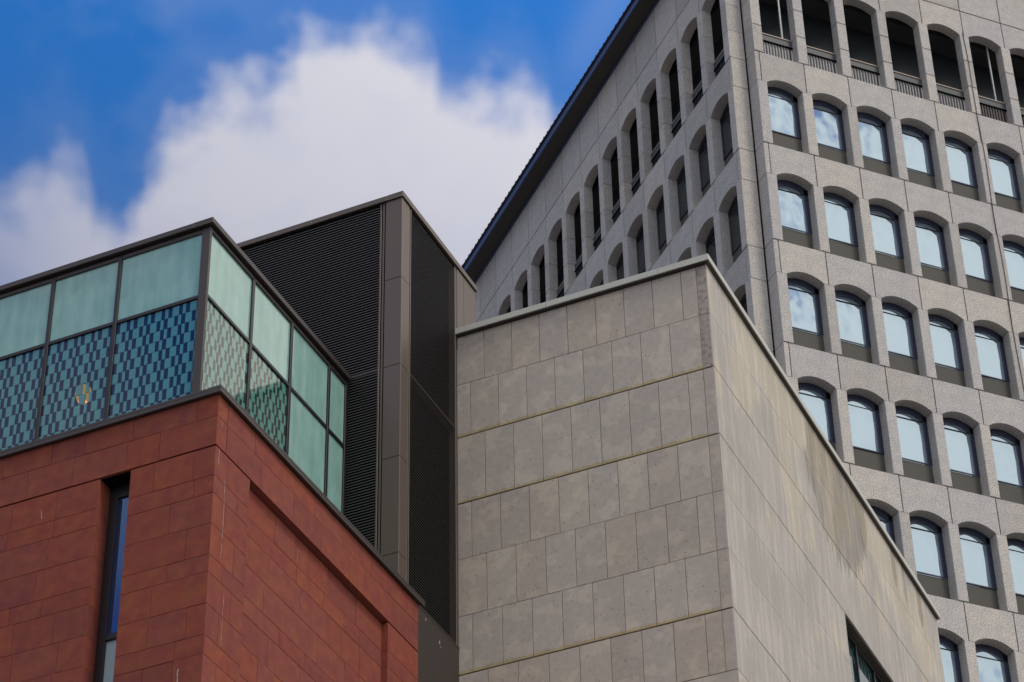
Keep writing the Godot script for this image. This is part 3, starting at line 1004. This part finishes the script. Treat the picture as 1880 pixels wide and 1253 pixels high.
# ---------------------------------------------------------------- glass storey on the red building
func make_glass_storey() -> void:
	var b := thing("glass_storey", "rooftop glass box of pale teal panes above blue checkered printed panes", "glass pavilion", TURN_A, 18.276, 28.752)
	var lf := left_face()
	var base := 23.495 + EYE
	var low := 26.755 + EYE
	var high := 26.825 + EYE
	var head := 28.13 + EYE
	var lm := [-0.165, -1.752, -3.073, -4.394, -5.715]
	for k in lm.size() - 1:
		var x1: float = lm[k] - (0.0 if k == 0 else 0.037)
		var x0: float = lm[k + 1] + 0.037
		part(b, "printed_pane", box_mesh(x0, x1, base + 0.05, low, -0.05, -0.035, 0.0, Vector2(0.02 * k, low)), "printed_pane", lf)
		part(b, "plain_pane", box_mesh(x0, x1, high, head, -0.05, -0.035, 0.0, jitter()), "teal_pane", lf)
		part(b, "mullion", box_mesh(lm[k + 1] - 0.037, lm[k + 1] + 0.037, base, head + 0.08, -0.12, 0.0, 0.006), "frame_metal", lf)
		part(b, "transom", box_mesh(x0, x1, low, high, -0.12, -0.006, 0.006), "frame_metal", lf)
		part(b, "head_rail", box_mesh(x0, x1, head, head + 0.08, -0.12, -0.002, 0.006), "dark_metal", lf)
	var rm := [0.055, 1.486, 2.842, 4.22, 4.86]
	for k in rm.size() - 1:
		var x0: float = rm[k] + (0.0 if k == 0 else 0.037)
		var x1: float = rm[k + 1] - 0.037
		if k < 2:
			part(b, "printed_pane", box_mesh(x0, x1, base + 0.05, low, -0.05, -0.035, 0.0, Vector2(0.05 * k, low)), "reflection_tinted_pane")
		else:
			part(b, "plain_pane", box_mesh(x0, x1, base + 0.05, low, -0.05, -0.035, 0.0, jitter()), "teal_pane")
		part(b, "plain_pane", box_mesh(x0, x1, high, head, -0.05, -0.035, 0.0, jitter()), "teal_pane")
		part(b, "mullion", box_mesh(rm[k + 1] - 0.037, rm[k + 1] + 0.037, base, head + 0.08, -0.12, 0.0, 0.006), "frame_metal")
		part(b, "transom", box_mesh(x0, x1, low, high, -0.12, -0.006, 0.006), "frame_metal")
		part(b, "head_rail", box_mesh(x0, x1, head, head + 0.08, -0.12, -0.002, 0.006), "dark_metal")
	part(b, "corner_post", box_mesh(0.0, 0.054, base, head + 0.08, -0.163, 0.0, 0.008), "dark_metal")
	# roof edge over a gap, shade painted as a black bed
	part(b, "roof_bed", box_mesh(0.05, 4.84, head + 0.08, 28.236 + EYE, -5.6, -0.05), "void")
	for c in [[-5.8, -2.6], [-2.6, -0.302]]:
		part(b, "coping", box_mesh(c[0] + 0.002, c[1] - (0.002 if c[1] < 0 else 0.0), 28.238 + EYE, 28.345 + EYE, -0.3, 0.07, 0.006), "dark_metal", lf)
	for c in [[-0.0695, 0.64], [0.64, 4.86]]:
		part(b, "coping", box_mesh(c[0] + 0.002, c[1] - 0.002, 28.238 + EYE, 28.3453 + EYE, -0.3, 0.07, 0.006), "dark_metal")
	for k in 3:
		part(b, "clip", box_mesh(-0.62 - k * 0.36, -0.58 - k * 0.36, 28.345 + EYE, 28.358 + EYE, 0.0, 0.03), "dark_metal", lf)
		part(b, "clip", box_mesh(0.28 + k * 0.34, 0.33 + k * 0.34, 28.3455 + EYE, 28.358 + EYE, 0.0, 0.03), "dark_metal")
	# room behind: floor, ceiling and back wall
	part(b, "room_wall", box_mesh(1.3, 4.80, base, 28.2 + EYE, -5.6, -1.3), "core")
	part(b, "ceiling", box_mesh(0.14, 4.80, 28.12 + EYE, 28.20 + EYE, -1.29, -0.14), "core")
	part(b, "ceiling", box_mesh(0.14, 1.29, 28.12 + EYE, 28.20 + EYE, -5.6, -1.30), "core")

func make_lamp() -> void:
	# a warm lamp on the inner wall, seen between the printed rectangles
	var l := thing("wall_lamp", "small glowing yellow lamp seen behind the blue checkered glass", "lamp", TURN_A, 20.74, 29.08)
	var y := 25.78 + EYE
	var glow := surface("lamp_glow", Color(1.0, 0.78, 0.35), 0.5)
	glow.emission_enabled = true
	glow.emission = Color(1.0, 0.84, 0.36)
	glow.emission_energy_multiplier = 1.1
	var st := begin()
	for k in 12:
		var a0 := TAU * k / 12
		var a1 := TAU * (k + 1) / 12
		var rings := [[-0.17, 0.08], [-0.04, 0.14], [0.09, 0.125], [0.16, 0.05]]
		for r in rings.size() - 1:
			var p := [Vector3(cos(a0) * rings[r][1], y + rings[r][0], sin(a0) * rings[r][1]), Vector3(cos(a1) * rings[r][1], y + rings[r][0], sin(a1) * rings[r][1]), Vector3(cos(a1) * rings[r + 1][1], y + rings[r + 1][0], sin(a1) * rings[r + 1][1]), Vector3(cos(a0) * rings[r + 1][1], y + rings[r + 1][0], sin(a0) * rings[r + 1][1])]
			quad(st, p[0], p[1], p[2], p[3], Vector3(cos(a0), 0, sin(a0)))
	part(l, "lamp_globe", st.commit(), "lamp_glow")
	part(l, "bracket", box_mesh(0.06, 0.96, y - 0.02, y + 0.02, -0.02, 0.02), "frame_metal")
	var o := OmniLight3D.new()
	o.name = "lamp_light"
	o.light_color = Color(1.0, 0.76, 0.4)
	o.light_energy = 0.03
	o.light_size = 0.07
	o.omni_range = 12.0
	o.omni_attenuation = 2.0
	o.shadow_enabled = true
	o.position = Vector3(0, y, 0)
	l.add_child(o)
